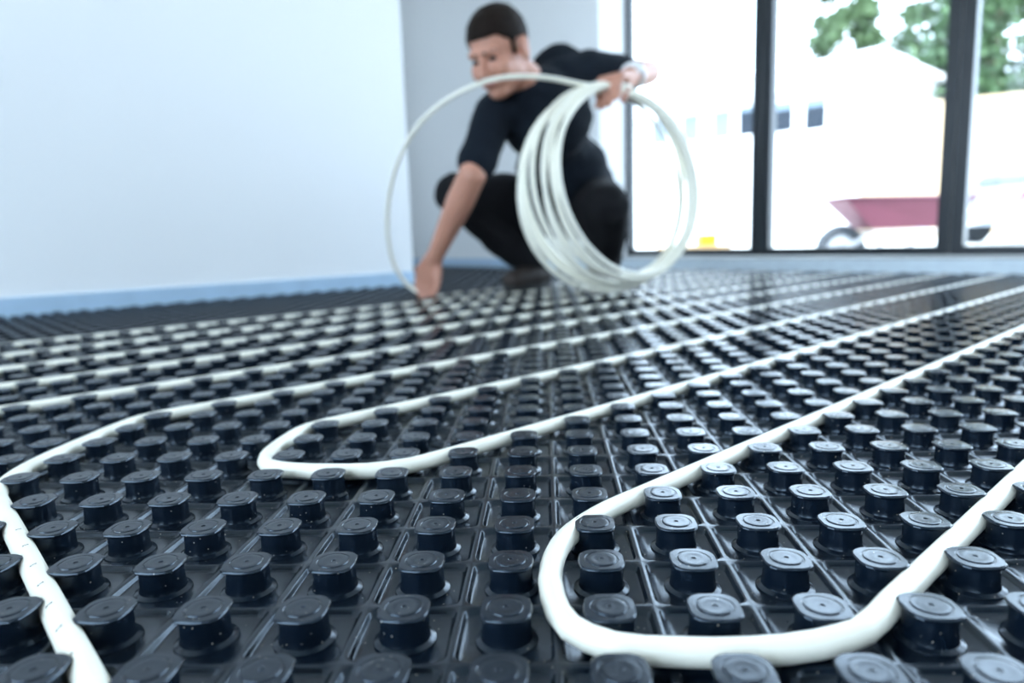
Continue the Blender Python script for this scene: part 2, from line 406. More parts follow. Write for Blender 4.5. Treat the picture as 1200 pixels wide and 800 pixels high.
# small moulded nicks in the lip, two on each side
for k in (8, 9, 10):
    for j in (1, 4, 7, 10, 13, 16, 19, 22):
        x, y, z = hi[k][j]; hi[k][j] = (x * 0.965, y * 0.965, z)
hv, hf = loft(hi)
stud_me = mesh('stud', hv, hf); stud_me.materials.append(MATS['black_plastic'])
stud_me.polygons.foreach_set('use_smooth', [True] * len(stud_me.polygons)); stud_me.set_sharp_from_angle(angle=math.radians(26))
lo = [circ(0.0150, -0.0002, 10), circ(0.0124, 0.0018, 10), oct_ring(0.0119, BC, 0.0140, 10), oct_ring(0.0127, CC, 0.0152, 10), oct_ring(0.0127, CC, 0.0162, 10), oct_ring(0.0116, CC, 0.0171, 10)]
lv, lf = loft(lo)
def seen(c, r):
    p = grid(c, r, H) - CAM; z = p.dot(cF)
    if z < 0.06: return None
    x, y = 600 + FPX * p.dot(cR) / z, 400 - FPX * p.dot(cU) / z
    return z if -25 < x < 1225 and y < 845 else None
vis = sorted([(seen(c, r), c, r) for c, r in studs if seen(c, r)])
near = set((c, r) for z, c, r in vis[:300])
for c, r in near:
    o = bpy.data.objects.new('stud', stud_me); COL.objects.link(o); o.parent = floor
    o.location = (c * P, r * P, 0); o.rotation_euler = (random.uniform(-.012, .012), random.uniform(-.012, .012), random.choice((0, 1, 2, 3)) * PI / 2)
rest = np.array([s for s in studs if s not in near], float)
field = tag(link('stud_field', repeat_mesh('stud_field', [(np.array(lv), lf, rest)]), 'black_plastic', floor, smooth=True), kind='stuff')
field.data.set_sharp_from_angle(angle=math.radians(26))

# ------------------------------------------------------------------ pipe runs laid between the studs
RP = 0.0066; ZP = 0.0104
def run(points, label, step=0.02):
    pts = smooth_path([grid(c, r, ZP) for c, r in points], step)
    mb = MB(); mb.tube(pts, RP, 14)
    o = mb.build('heating_pipe', 'pipe', smooth=True)
    return tag(o, label, 'pipe', 'cream heating pipe runs laid in the floor'), pts
def far_end(k, s): r = (s - k) / 2; return (k + r, r)     # point on diagonal c - r = k where c + r = s
SE, SW = 76.0, -40.0
run([far_end(-1.5, SE), (7, 8.5), (3.5, 5), (2.5, 4), (1.75, 3.25), (1.05, 2.5), (.62, 1.8), (.45, 1.1), (.46, .4), (.62, -.15), (1.0, -.46), (1.55, -.54), (2.2, -.54), (2.8, -.43), (3.3, -.2), (3.75, .25), (4.5, 1), (6, 2.5), (9, 5.5), far_end(3.5, SE)],
    'cream plastic pipe bent in a wide U around studs at the front right', 0.012)
run([far_end(-6.5, SE), (2, 8.5), (-.5, 6), (-1.25, 5.25), (-1.9, 4.68), (-2.5, 4.45), (-3.1, 4.44), (-3.75, 4.52), (-4.27, 4.75), (-4.5, 5.25), (-4.53, 6), (-4.5, 6.5), (-4.36, 7.05), (-4, 7.5), (-3.25, 8.25), (0, 11.5), far_end(-11.5, SE)],
    'cream plastic pipe turning a tight hairpin in the middle of the floor', 0.012)
lp, lpts = run([far_end(-16.5, SE), (-3, 13.5), (-6.5, 10), (-7.4, 9.1), (-8.0, 8.5), (-8.38, 7.95), (-8.5, 7.2), (-8.52, 6.2), (-8.52, 5.2), (-8.42, 4.45), (-8.1, 3.65), (-7.5, 3.0), (-6.5, 2), (-4.5, 0), (-2.0, -2.5), (2, -6.5)],
    'cream plastic pipe with black tick marks curving down the left edge', 0.012)
for k, lb in ((-21.5, 'straight cream pipe run, first one beyond the pipe with tick marks'), (-26.5, 'straight cream pipe run, second one beyond the pipe with tick marks'),
              (-31.5, 'straight cream pipe run, third one beyond the pipe with tick marks'), (-36.5, 'straight cream pipe run, second from the long white wall'),
              (-41.5, 'straight cream pipe run nearest the long white wall')):
    run([far_end(k, SW), far_end(k, 10), far_end(k, 40), far_end(k, SE)], lb, 0.05)
# printed tick marks on the left pipe
for (px, py) in ((22, 622), (30, 641), (39, 664), (47.5, 686), (57.5, 710), (69, 737), (81.5, 769)):
    tgt = on_plane(px, py, Vector((0, 0, ZP + RP * 0.8)), Vector((0, 0, 1)))
    i = min(range(1, len(lpts) - 1), key=lambda q: (lpts[q] - tgt).length)
    t = (lpts[i + 1] - lpts[i - 1]).normalized(); side = t.cross(Vector((0, 0, 1))).normalized()
    q = lpts[i] + t * (tgt - lpts[i]).dot(t)
    a0 = math.asin(max(-.9, min(.9, (tgt - q).dot(side) / RP)))
    def surf(a, s): return q + t * s + (side * math.sin(a) + Vector((0, 0, 1)) * math.cos(a)) * (RP + 0.00012)
    mb = MB()
    for k in range(4):
        A0, A1 = a0 - 0.26 + 0.13 * k, a0 - 0.26 + 0.13 * (k + 1)
        hw = 0.00032 if k in (1, 2) else 0.0006
        s0, s1 = 0.0004 * (k - 2), 0.0004 * (k - 1)
        mb.add([surf(A0, s0 - hw), surf(A1, s1 - hw), surf(A1, s1 + hw), surf(A0, s0 + hw)], [(0, 1, 2, 3)])
    tag(mb.build('tick_mark', 'ink', lp), 'small black printed tick mark')

# ------------------------------------------------------------------ organic shapes
def sphere_pts(n=14, m=9):
    v = [(0, 0, 1)]; f = []
    for i in range(1, m):
        a = PI * i / m
        for j in range(n): v.append((math.sin(a) * math.cos(2 * PI * j / n), math.sin(a) * math.sin(2 * PI * j / n), math.cos(a)))
    v.append((0, 0, -1)); L = len(v) - 1
    for j in range(n):
        f.append((0, 1 + j, 1 + (j + 1) % n)); b = 1 + (m - 2) * n; f.append((L, b + (j + 1) % n, b + j))
    for i in range(m - 2):
        for j in range(n):
            a = 1 + i * n + j; b = 1 + i * n + (j + 1) % n; f.append((a, a + n, b + n, b))
    return v, f
SV, SF = sphere_pts()
def ell(mb, c, ax, ay, az):
    c = Vector(c); mb.add([c + ax * x + ay * y + az * z for x, y, z in SV], SF)
def cap(mb, a, ra, b, rb, flat=1.0, fdir=None):
    """tapered capsule; `flat` squeezes it along fdir"""
    a, b = Vector(a), Vector(b); d = b - a; L = d.length
    t = d / L if L > 1e-6 else Vector((0, 0, 1))
    x = (fdir - t * fdir.dot(t)).normalized() if fdir is not None else t.orthogonal().normalized()
    y = t.cross(x); rows = []
    for k in range(5): an = PI / 2 * (1 - k / 4); rows.append((a - t * ra * math.sin(an), ra * math.cos(an)))
    for k in range(5): an = PI / 2 * k / 4; rows.append((b + t * rb * math.sin(an), rb * math.cos(an)))
    n = 14; vs = []; fs = []
    for p, r in rows:
        r = max(r, 1e-5)
        for j in range(n): vs.append(p + x * (r * flat * math.cos(2 * PI * j / n)) + y * (r * math.sin(2 * PI * j / n)))
    for i in range(len(rows) - 1):
        for j in range(n): fs.append((i * n + j, i * n + (j + 1) % n, (i + 1) * n + (j + 1) % n, (i + 1) * n + j))
    fs.append(tuple(reversed(range(n)))); fs.append(tuple((len(rows) - 1) * n + j for j in range(n)))
    mb.add(vs, fs)
def chain(mb, pts, rads, **kw):
    for i in range(len(pts) - 1): cap(mb, pts[i], rads[i], pts[i + 1], rads[i + 1], **kw)
def melt(mb, name, m, parent, voxel, smooth=6, wrinkle=0.0):
    """fuse overlapping blobs into one continuous smooth surface"""
    o = mb.build(name + '_raw', m)
    rm = o.modifiers.new('r', 'REMESH'); rm.mode = 'VOXEL'; rm.voxel_size = voxel
    sm = o.modifiers.new('s', 'SMOOTH'); sm.factor = 0.5; sm.iterations = smooth
    dg = bpy.context.evaluated_depsgraph_get()
    me = bpy.data.meshes.new_from_object(o.evaluated_get(dg)); me.name = name
    old = o.data; bpy.data.objects.remove(o); bpy.data.meshes.remove(old)
    if wrinkle:
        for v in me.vertices:
            n = noise.noise(v.co * 9.0) + 0.6 * noise.noise(v.co * 21.0 + Vector((3, 1, 7)))
            v.co += v.normal * (n * wrinkle)
    return link(name, me, m, parent, smooth=True)

# ------------------------------------------------------------------ the man crouching over the pipe
foot_c = at(650, 337, 2.48); foot_c.z = H
man = tag(empty('person', foot_c), 'man in black t-shirt and dark trousers crouching to lay pipe from a coil', 'person')
body = MB()
# head frame: x to his left, y out of the face, z through the crown
HC = at(584, 61, 2.0)
TC = -cF
hy = (cR * -0.50 + cU * -0.58 + TC * 0.66).normalized()
hz = (cR * -0.20 + cU * 1.0 + TC * 0.30); hz = (hz - hy * hz.dot(hy)).normalized()
hx = hy.cross(hz)
def hd(x, y, z): return HC + hx * x + hy * y + hz * z
def hell(mb, c, r): ell(mb, hd(*c), hx * r[0], hy * r[1], hz * r[2])
hell(body, (0, -.014, .032), (.076, .096, .084))
hell(body, (0, .026, -.038), (.062, .066, .080))
hell(body, (0, .056, -.094), (.034, .030, .024))
for s in (-1, 1):
    hell(body, (s * .038, .058, -.032), (.028, .030, .034))
    hell(body, (s * .046, .008, -.066), (.018, .040, .030))
    hell(body, (s * .079, -.014, -.012), (.011, .021, .034))
    hell(body, (s * .084, -.022, .004), (.008, .014, .020))
    hell(body, (s * .013, .098, -.036), (.008, .010, .008))
cap(body, hd(-.034, .078, .020), .013, hd(.034, .078, .020), .013)
cap(body, hd(0, .088, .004), .008, hd(0, .112, -.032), .012)
cap(body, hd(-.018, .086, -.066), .009, hd(.018, .086, -.066), .009)
# neck and trunk
nb = at(622, 104, 2.11); nt_ = hd(.0, -.026, -.05)
cap(body, nt_, .056, nb, .064)
shR, shL = at(580, 132, 2.11), at(690, 84, 2.2)
hipR, hipL = at(640, 243, 2.50), at(694, 240, 2.52)
waist = at(658, 195, 2.36); chest = at(640, 140, 2.2); pelvis = at(667, 236, 2.5)
cap(body, at(634, 118, 2.14), .085, waist, .105); cap(body, waist, .105, pelvis, .12)
cap(body, shR, .05, shL, .055)
# legs inside the trousers
knR, anR = at(534, 227, 2.28), at(628, 314, 2.47)
knL, anL = at(712, 243, 2.13), at(706, 318, 2.42)
for hp, kn, an in ((hipR, knR, anR), (hipL, knL, anL)):
    cap(body, hp, .075, kn, .05); cap(body, kn, .05, an, .036)
# right arm, reaching down to the floor
elR, wrR = at(553, 206, 2.04), at(509, 302, 2.20)
chain(body, [shR, elR], [.05, .042])
chain(body, [elR, elR.lerp(wrR, .3), wrR], [.041, .043, .026])
# left arm, elbow out to the right and forearm back towards the viewer
elL, wrL = at(760, 85, 2.28), at(737, 90, 2.06)
chain(body, [shL, elL], [.05, .040])
chain(body, [elL, elL.lerp(wrL, .3), wrL], [.040, .041, .029])
# hands
def hand(mb, wrist, knuck, across, down, curl, L=1.0, thumb=None):
    """palm from wrist to knuckles; fingers leave the knuckles and bend towards `down`"""
    fw = (knuck - wrist).normalized(); ac = (across - fw * across.dot(fw)).normalized()
    for k in range(4):
        s = (k - 1.5) * .0205
        kp = knuck + ac * s - fw * (abs(k - 1.3) * .004)
        cap(mb, wrist + ac * s * .45, .017, kp, .0135)
        ln = (.043, .048, .045, .036)[k] * L; d = fw; p = kp
        for j, (l, a) in enumerate(zip((ln, ln * .68, ln * .55), curl)):
            d = (d * math.cos(a) + down * math.sin(a)).normalized() if j == 0 else d
            if j > 0:
                dn = (down - d * down.dot(d)); dn = dn.normalized() if dn.length > 1e-3 else -fw
                dn2 = dn if j == 1 else (-fw if thumb is None else dn)
                d = (d * math.cos(a) + dn2 * math.sin(a)).normalized()
            q = p + d * l; cap(mb, p, .0098 - j * .0008, q, .0090 - j * .0008); p = q
    if thumb:
        cap(mb, wrist.lerp(knuck, .25) + ac * thumb[0] * .022, .016, thumb[1], .0115); cap(mb, thumb[1], .0112, thumb[2], .009)
knkR = at(499, 325, 2.24)
hand(body, wrR, knkR, cR * .8 + TC * .5 + cU * .2, (-cU * .9 + cR * .15 - cF * -.1).normalized(), (.55, .45, .5),
     thumb=(1, at(513, 331, 2.20), at(510, 343, 2.19)))
knkL = at(715, 92, 1.958)
hand(body, wrL, knkL, (cR * .95 + cU * .2), (-cU * .95 + cF * .05).normalized(), (1.05, .5, .75), L=.92,
     thumb=(1, at(735, 106, 1.99), at(730, 118, 1.96)))
body_o = melt(body, 'body', 'skin', man, 0.0046, 5)
tag(body_o, 'bare skin of face, neck, forearms and hands')
# hair: short cap with a hairline
hm = MB(); n_, m_ = 40, 26; hv_ = []; idx = {}
for i in range(m_ + 1):
    a = PI * i / m_
    for j in range(n_):
        b = 2 * PI * j / n_
        x, y, z = math.sin(a) * math.cos(b), math.sin(a) * math.sin(b), math.cos(a)
        p = Vector((x * .084, y * .105 - .018, z * .092 + .036))
        lim = .054 * max(0, min(1, (p.y - .02) / .05)) + (.0 if p.y > -.02 else (p.y + .02) * .75)
        lim += -.022 if abs(p.x) > .06 and 0.0 < p.y < .03 else (0.02 if abs(p.x) > .06 and -.035 < p.y <= 0 else 0)
        idx[i, j] = (p, p.z > lim)
for i in range(m_):
    for j in range(n_):
        q = [idx[i, j], idx[i + 1, j], idx[i + 1, (j + 1) % n_], idx[i, (j + 1) % n_]]
        if all(k[1] for k in q):
            b0 = len(hm.v)
            outer = [hd(*(k[0] * (1 + .03 * noise.noise(k[0] * 60)))) for k in q]; inner = [hd(*(k[0] * .86)) for k in q]
            hm.add(outer + inner, [(0, 1, 2, 3), (7, 6, 5, 4), (0, 4, 5, 1), (1, 5, 6, 2), (2, 6, 7, 3), (3, 7, 4, 0)])
melt(hm, 'hair', 'hair', man, 0.005, 4)
for s in (-1, 1):
    mb = MB(); hell(mb, (s * .031, .0795, -.001), (.012, .006, .006)); mb.build('eye', 'eye', man, True)
    mb = MB(); cap(mb, hd(s * .014, .0895, .019), .0038, hd(s * .044, .0790, .022), .003); mb.build('eyebrow', 'hair', man, True)
mb = MB(); cap(mb, hd(-.019, .0925, -.066), .0045, hd(.019, .0925, -.066), .0045); mb.build('lips', 'lips', man, True)
# t-shirt
ts = MB()
cap(ts, at(632, 120, 2.14), .105, waist, .128, flat=0.9, fdir=TC)
ell(ts, at(640, 138, 2.19), cR * .150, cU * .135, TC * .125)
ell(ts, waist, cR * .160, cU * .12, TC * .125)
cap(ts, waist, .13, at(672, 224, 2.48), .150)
ell(ts, at(655, 88, 2.24), cR * .10, cU * .098, TC * .09)
cap(ts, shR, .066, at(640, 112, 2.15), .085); cap(ts, shL, .070, at(648, 105, 2.18), .085)
seR = shR.lerp(elR, .88); cap(ts, shR, .066, shR.lerp(elR, .6), .059); cap(ts, shR.lerp(elR, .5), .059, seR.lerp(shR, .12), .060)
seL = shL.lerp(elL, .52); cap(ts, shL, .068, seL, .056)
cap(ts, at(620, 112, 2.11), .076, at(640, 118, 2.17), .09)
melt(ts, 't_shirt', 'shirt', man, 0.0085, 5, wrinkle=0.006)
# trousers
tr = MB()
ell(tr, pelvis + Vector((0, 0, -.02)), cR * .175, cU * .12, TC * .16)
chain(tr, [hipR, hipR.lerp(knR, .5), knR], [.108, .092, .070]); chain(tr, [knR, knR.lerp(anR, .4), anR + (knR - anR) * .06], [.068, .068, .056])
chain(tr, [hipL, hipL.lerp(knL, .5), knL], [.110, .096, .074]); chain(tr, [knL, knL.lerp(anL, .4), anL + (knL - anL) * .06], [.072, .070, .058])
melt(tr, 'trousers', 'trousers', man, 0.0085, 4, wrinkle=0.008)
# shoes
for an, toe in ((anR, (cR * -.55 + TC * .8)), (anL, (cR * .2 + TC * .95))):
    d = Vector((toe.x, toe.y, 0)).normalized(); sd = Vector((-d.y, d.x, 0)); b = Vector((an.x, an.y, H))
    sh = MB(); up = Vector((0, 0, 1))
    cap(sh, b - d * .035 + up * .042, .040, b + d * .03 + up * .050, .042); cap(sh, b + d * .03 + up * .048, .042, b + d * .15 + up * .034, .034, flat=1.2, fdir=sd)
    cap(sh, b + up * .05, .045, an + up * .01, .046)
    so = melt(sh, 'shoe', 'shoe', man, 0.007, 5)
    sl = MB(); vs = []
    for k in range(24):
        a = 2 * PI * k / 24; vs.append(b + d * (.055 + math.cos(a) * .135) + sd * (math.sin(a) * .044))
    sl.add([v + up * .001 for v in vs] + [v + up * .020 for v in vs], [tuple(reversed(range(24))), tuple(range(24, 48))] + [(k, (k + 1) % 24, 24 + (k + 1) % 24, 24 + k) for k in range(24)])
    sl.build('sole', 'sole', so)
# wrist watch
wa = wrL.lerp(elL, .16); wd = (elL - wrL).normalized()
wm = MB(); rr = []
wx = (TC - wd * TC.dot(wd)); wx = (wx * .7 + cU * .5); wx = (wx - wd * wx.dot(wd)).normalized(); wy = wd.cross(wx)
for k in range(29): a = 2 * PI * k / 28; rr.append(wa + (wx * math.cos(a) + wy * math.sin(a)) * .034)
wm.tube(rr, .0075, 8, cap=False); ws = wm.build('wristwatch', 'watch_strap', man, True)
wf = MB(); c0 = wa + (TC * .85 + cR * .1 + cU * .25).normalized() * .037
nn = (TC * .9 + cU * .2 + cR * .1).normalized(); e1 = nn.orthogonal().normalized(); e2 = nn.cross(e1)
wf.add([c0 + (e1 * math.cos(2 * PI * k / 20) + e2 * math.sin(2 * PI * k / 20)) * .021 + nn * z for z in (-.004, .005) for k in range(20)],
       [tuple(reversed(range(20))), tuple(range(20, 40))] + [(k, (k + 1) % 20, 20 + (k + 1) % 20, 20 + k) for k in range(20)])
wf.build('watch_case', 'watch_face', ws)

# ------------------------------------------------------------------ coil of pipe in his hand, its free end led down to the floor
cp = []
NT = 11
for k in range(NT * 48 + 1):
    t = k / 48.0; f = t / NT
    g_ = 1 / (1 + math.exp(-(t - 5.6) * 5)); yaw = math.radians(19 + 15 * g_ + 3 * f + 1.2 * math.sin(t * 2.1)); a = PI / 2 + 2 * PI * t
    R = 0.277 + 0.004 * math.sin(t * 1.7 + 1) - .004 * g_
    ex = cR * math.cos(yaw) + cF * math.sin(yaw); ey = cU * math.cos(.05 * math.sin(t * 1.3)) + cR * (.06 * math.sin(t * 1.9))
    top = at(718 + 8 * f, 104 + 2.5 * math.sin(t * 2.6), 1.955 + .05 * f)
    c = top - cU * R + cR * (.012 * math.sin(t * .8))
    lean = ex.cross(ey) * (((f - .5) * .05 + (g_ - .5) * .03) * (0.35 + .65 * (1 - math.sin(a)) / 2))
    cp.append(c + ex * (-R * math.cos(a)) + ey * (R * math.sin(a)) + lean)
# hand side of the coil first, then the loose strand
strand = [at(*q) for q in ((672, 97, 1.90), (640, 91, 1.87), (612, 89.5, 1.85), (585, 91.5, 1.84), (552, 102, 1.85), (518, 121, 1.88), (490, 147, 1.92), (468, 185, 1.98), (456, 230, 2.06), (455, 280, 2.15), (464, 315, 2.22), (478, 334, 2.26))]
fl = [grid(*far_end(-46.5, s), ZP) for s in (35.0, 40, SE)]
sp = list(reversed(smooth_path(cp, 0.02))) ; sp = smooth_path(cp, .02)[::-1]
path = smooth_path(sp[:-3] + strand + [at(497, 345, 2.265)] + fl, .02)
mb = MB(); mb.tube(path, RP * 1.02, 12)
tag(mb.build('pipe_coil', 'pipe', smooth=True), 'upright coil of cream pipe gripped by the man, one end arching to the floor', 'pipe coil')

# ------------------------------------------------------------------ the yard outside
ZO = -0.12
gmb = MB(); gmb.add([uvz(-60, -60, ZO), uvz(90, -60, ZO), uvz(90, 80, ZO), uvz(-60, 80, ZO)], [(0, 1, 2, 3)])
tag(gmb.build('ground', 'paving'), 'pale sunlit yard outside the glazed doors', kind='structure')
# house across the yard
hp = at(1057, 200, 25.0); hn = (UH * 1.0 + VH * -0.05).normalized(); ht = Vector((-hn.y, hn.x, 0))
hb = Vector((hp.x, hp.y, ZO))
house = tag(empty('house', hb), 'two storey white house with pale hipped roof across the yard', 'house')
def hpt(px, py): return on_plane(px, py, hb, hn)
def ht_of(px, py): return (hpt(px, py) - hb).dot(ht)
EAVE = hpt(1000, 93).z; LEN = 17.0; DEP = 8.0
mb = MB(); mb.box(hb + ht * (LEN / 2) + hn * (DEP / 2) + Vector((0, 0, EAVE / 2)), ht * (LEN / 2), hn * (DEP / 2), Vector((0, 0, EAVE / 2))); mb.build('wall', 'render_white', house)
mb = MB(); ov = .45; z0 = EAVE; z1 = EAVE + 1.9
c4 = [hb + ht * -ov + hn * -ov, hb + ht * (LEN + ov) + hn * -ov, hb + ht * (LEN + ov) + hn * (DEP + ov), hb + ht * -ov + hn * (DEP + ov)]
c4 = [Vector((c.x, c.y, z0)) for c in c4]
r1 = hb + ht * 2.6 + hn * (DEP / 2); r2 = hb + ht * (LEN - 2.6) + hn * (DEP / 2); r1.z = r2.z = z1
lo4 = [c - Vector((0, 0, .18)) for c in c4]
mb.add(c4 + [r1, r2] + lo4, [(0, 1, 5, 4), (1, 2, 5), (2, 3, 4, 5), (3, 0, 4), (6, 7, 1, 0), (7, 8, 2, 1), (8, 9, 3, 2), (9, 6, 0, 3), (9, 8, 7, 6)])
rf = mb.build('roof', 'roof_tile', house)
mb = MB(); mb.tube([c4[0] - hn * .06 - Vector((0, 0, .08)), c4[1] - hn * .06 - Vector((0, 0, .08))], .06, 8); mb.build('gutter', 'render_white', rf)
mb = MB(); mb.tube([hb - hn * .06 + ht * .12 + Vector((0, 0, EAVE - .2)), hb - hn * .06 + ht * .12 + Vector((0, 0, .1))], .045, 8); mb.build('downpipe', 'render_white', house)
for (x0, x1, ya, yb, bl) in ((943, 970, 114, 153, .28), (904, 931, 119, 156, .28), (866, 884, 124, 160, .2), (836, 858, 129, 163, .95), (800, 821, 134, 167, .95), (764, 784, 139, 170, .95)):
    t0, t1 = ht_of(x1, (ya + yb) / 2), ht_of(x0, (ya + yb) / 2); zt, zb = hpt((x0 + x1) / 2, ya).z, hpt((x0 + x1) / 2, yb).z
    cc = hb + ht * ((t0 + t1) / 2); cc.z = (zt + zb) / 2; w2, h2 = abs(t1 - t0) / 2, (zt - zb) / 2; up = Vector((0, 0, 1))
    wf_ = MB()
    for s in (-1, 1):
        wf_.box(cc + ht * (s * w2) - hn * .02, ht * .04, hn * .05, up * (h2 + .04)); wf_.box(cc + up * (s * h2) - hn * .02, ht * (w2 + .04), hn * .05, up * .04)
    wo = wf_.build('window_frame', 'render_white', house)
    mb = MB(); mb.box(cc - hn * .01, ht * w2, hn * .02, up * h2); mb.build('pane', 'house_glass', wo)
    if bl > 0:
        mb = MB(); mb.box(cc - hn * .035 + up * (h2 * (1 - bl)), ht * w2, hn * .006, up * (h2 * bl)); mb.build('blind', 'house_blind', wo)

# tall timber boundary fence to the right of the house
fa = at(1010, 150, 21.0); fb = at(1240, 100, 18.8); fa.z = fb.z = ZO
fd = (fb - fa); FL = fd.length; fd.normalize(); fnm = Vector((-fd.y, fd.x, 0))
fence = tag(empty('boundary_fence', fa), 'tall tan timber boundary fence in front of the trees', 'fence')
ftop = on_plane(1165, 114, fa, fnm).z
NB = int(FL / .35); bw = FL / NB
brd = MB(); brd.box(Vector((0, 0, (ftop - ZO) / 2)), fd * (bw / 2 - .006), fnm * .015, Vector((0, 0, (ftop - ZO) / 2)))
bme = mesh('board', brd.v, brd.f); bme.materials.append(MATS['timber_fence'])
for k in range(NB):
    o = bpy.data.objects.new('board', bme); COL.objects.link(o); o.parent = fence
    o.location = fd * (bw * (k + .5)) + fnm * (.008 if k % 2 else 0)
mb = MB(); mb.box(fa + fd * (FL / 2) + Vector((0, 0, ftop - ZO + .03)), fd * (FL / 2), fnm * .05, Vector((0, 0, .03))); mb.build('cap_rail', 'timber_fence', fence)
for zz in (.5, 1.6, ftop - .3):
    mb = MB(); mb.box(fa + fd * (FL / 2) + fnm * .045 + Vector((0, 0, zz)), fd * (FL / 2), fnm * .02, Vector((0, 0, .05))); mb.build('rail', 'timber_fence', fence)

# trees behind house and fence
def tree(px, Z, z_low, z_top, rad, label, leafm, nleaf, size, seed, lean=0.0):
    rng = random.Random(seed); b = at(px, 200, Z); b.z = ZO
    t = tag(empty('tree', b), label, 'tree', 'trees beyond the yard')
    tr_ = MB(); hgt = z_top - ZO
    axis = [b + Vector((rng.uniform(-.1, .1) * i, rng.uniform(-.1, .1) * i, hgt * .92 * i / 6)) for i in range(7)]
    tr_.tube(axis, [.22 * (1 - i / 7.5) * rad / 2.2 + .02 for i in range(7)], 10)
    for i in range(16):
        s = axis[rng.randint(2, 5)]; an = rng.uniform(0, 2 * PI); L = rad * rng.uniform(.5, .9)
        e = s + Vector((math.cos(an) * L, math.sin(an) * L, L * rng.uniform(.2, .6)))
        tr_.tube([s, s.lerp(e, .5) + Vector((0, 0, .1)), e], [.06, .04, .015], 6)
    tr_.build('trunk', 'bark', t, True)
    fo = MB(); zc = (z_low + z_top) / 2; hz_ = (z_top - z_low) / 2
    clumps = []
    for i in range(60):
        while True:
            q = Vector((rng.uniform(-1, 1), rng.uniform(-1, 1), rng.uniform(-1, 1)))
            if q.length < 1: break
        q = q.normalized() * (q.length ** .5); tp = 1 - .35 * max(0, q.z)
        clumps.append(Vector((b.x + q.x * rad * tp, b.y + q.y * rad * tp, zc + q.z * hz_)))
    for i in range(nleaf):
        c = rng.choice(clumps); g = Vector((rng.gauss(0, 1), rng.gauss(0, 1), rng.gauss(0, .8))) * (rad * .17)
        p = c + g; n = Vector((rng.gauss(0, 1), rng.gauss(0, 1), rng.gauss(0, 1) + .6)).normalized(); a = n.orthogonal().normalized()
        a = (Matrix.Rotation(rng.uniform(0, 6.3), 3, n) @ a); bb = n.cross(a); s = size * rng.uniform(.6, 1.3)
        fo.add([p - a * s, p + bb * s * .45 + n * s * .1, p + a * s, p - bb * s * .45 + n * s * .1], [(0, 1, 2, 3)])
    tag(fo.build('foliage', leafm, t), kind='stuff')
    return t
tree(984, 44, 4.0, 19, 1.6, 'slim green tree rising above the roof of the white house', 'leaf_mid', 11000, .30, 1)
tree(1094, 31, 2.0, 14.5, 1.9, 'loose leafy green tree between the house and the dark mullion', 'leaf_mid', 5200, .22, 2)
tree(1165, 27, 1.0, 14, 2.6, 'dense dark green tree seen through the right hand door leaf', 'leaf_dark', 7000, .26, 3)
tree(846, 43, 5.0, 10.3, 1.0, 'small yellow green treetop just above the left end of the house roof', 'leaf_mid', 900, .2, 7)

# wheelbarrow just outside the doors
wb = at(1050, 268, 4.6); wb.z = ZO
bar_x = (cR * 1.0); bar_x.z = 0; bar_x.normalize(); bar_y = Vector((-bar_x.y, bar_x.x, 0)); up = Vector((0, 0, 1))
barrow = tag(empty('wheelbarrow', wb), 'maroon wheelbarrow standing in the yard beyond the middle door leaf', 'wheelbarrow')
def wl(x, y, z): return wb + bar_x * x + bar_y * y + up * z
zt = at(1040, 232, 4.6).z - ZO; zb_ = at(1040, 268, 4.6).z - ZO
xt0 = (at(975, 231, 4.6) - wb).dot(bar_x); xb0 = (at(1012, 268, 4.6) - wb).dot(bar_x)
xt1, xb1 = .34, .24
mb = MB(); tw, bw_ = .29, .19; th = .012
outer = [wl(xt0, -tw * .55, zt), wl(xt1, -tw, zt - .015), wl(xt1, tw, zt - .015), wl(xt0, tw * .55, zt), wl(xb0, -bw_ * .7, zb_), wl(xb1, -bw_, zb_), wl(xb1, bw_, zb_), wl(xb0, bw_ * .7, zb_)]
cen = wl((xt0 + xt1) / 2, 0, zt)
inner = [o_.lerp(cen, .035) if i < 4 else o_.lerp(cen, .09) for i, o_ in enumerate(outer)]
mb.add(outer + inner, [(0, 1, 5, 4), (1, 2, 6, 5), (2, 3, 7, 6), (3, 0, 4, 7), (4, 5, 6, 7), (9, 8, 12, 13), (10, 9, 13, 14), (11, 10, 14, 15), (8, 11, 15, 12), (15, 14, 13, 12), (0, 8, 9, 1), (1, 9, 10, 2), (2, 10, 11, 3), (3, 11, 8, 0)])
tray = mb.build('tray', 'barrow_red', barrow)
mb = MB(); mb.tube([outer[0], outer[1], outer[2], outer[3], outer[0]], .011, 8); mb.build('rim', 'barrow_red', tray, True)
wc = at(986, 281, 4.6); wx_ = (wc - wb).dot(bar_x); WR = .165; wz = WR + .004
mb = MB(); mb.tube([wl(wx_ + math.cos(2 * PI * k / 32) * (WR - .035), 0, wz + math.sin(2 * PI * k / 32) * (WR - .035)) for k in range(33)], .037, 10, cap=False)
wh = mb.build('wheel', 'rubber', barrow, True)
mb = MB(); mb.tube([wl(wx_, -.018, wz), wl(wx_, .018, wz)], .095, 20); mb.tube([wl(wx_, -.07, wz), wl(wx_, .07, wz)], .012, 10); mb.build('hub', 'galv', wh)
for s in (-1, 1):
    mb = MB(); mb.tube([wl(wx_ - .02, s * .07, wz), wl(xb0, s * .12, zb_ - .02), wl(xb1, s * .2, zb_ - .02), wl(1.0, s * .28, zb_ + .22)], .015, 8); mb.build('handle', 'galv', barrow, True)
    mb = MB(); mb.tube([wl(xb1 - .05, s * .18, zb_ - .02), wl(xb1 + .02, s * .2, .01), wl(xb1 - .2, s * .18, .01), wl(xb1 - .28, s * .17, zb_ - .02)], .013, 8); mb.build('leg', 'galv', barrow, True)

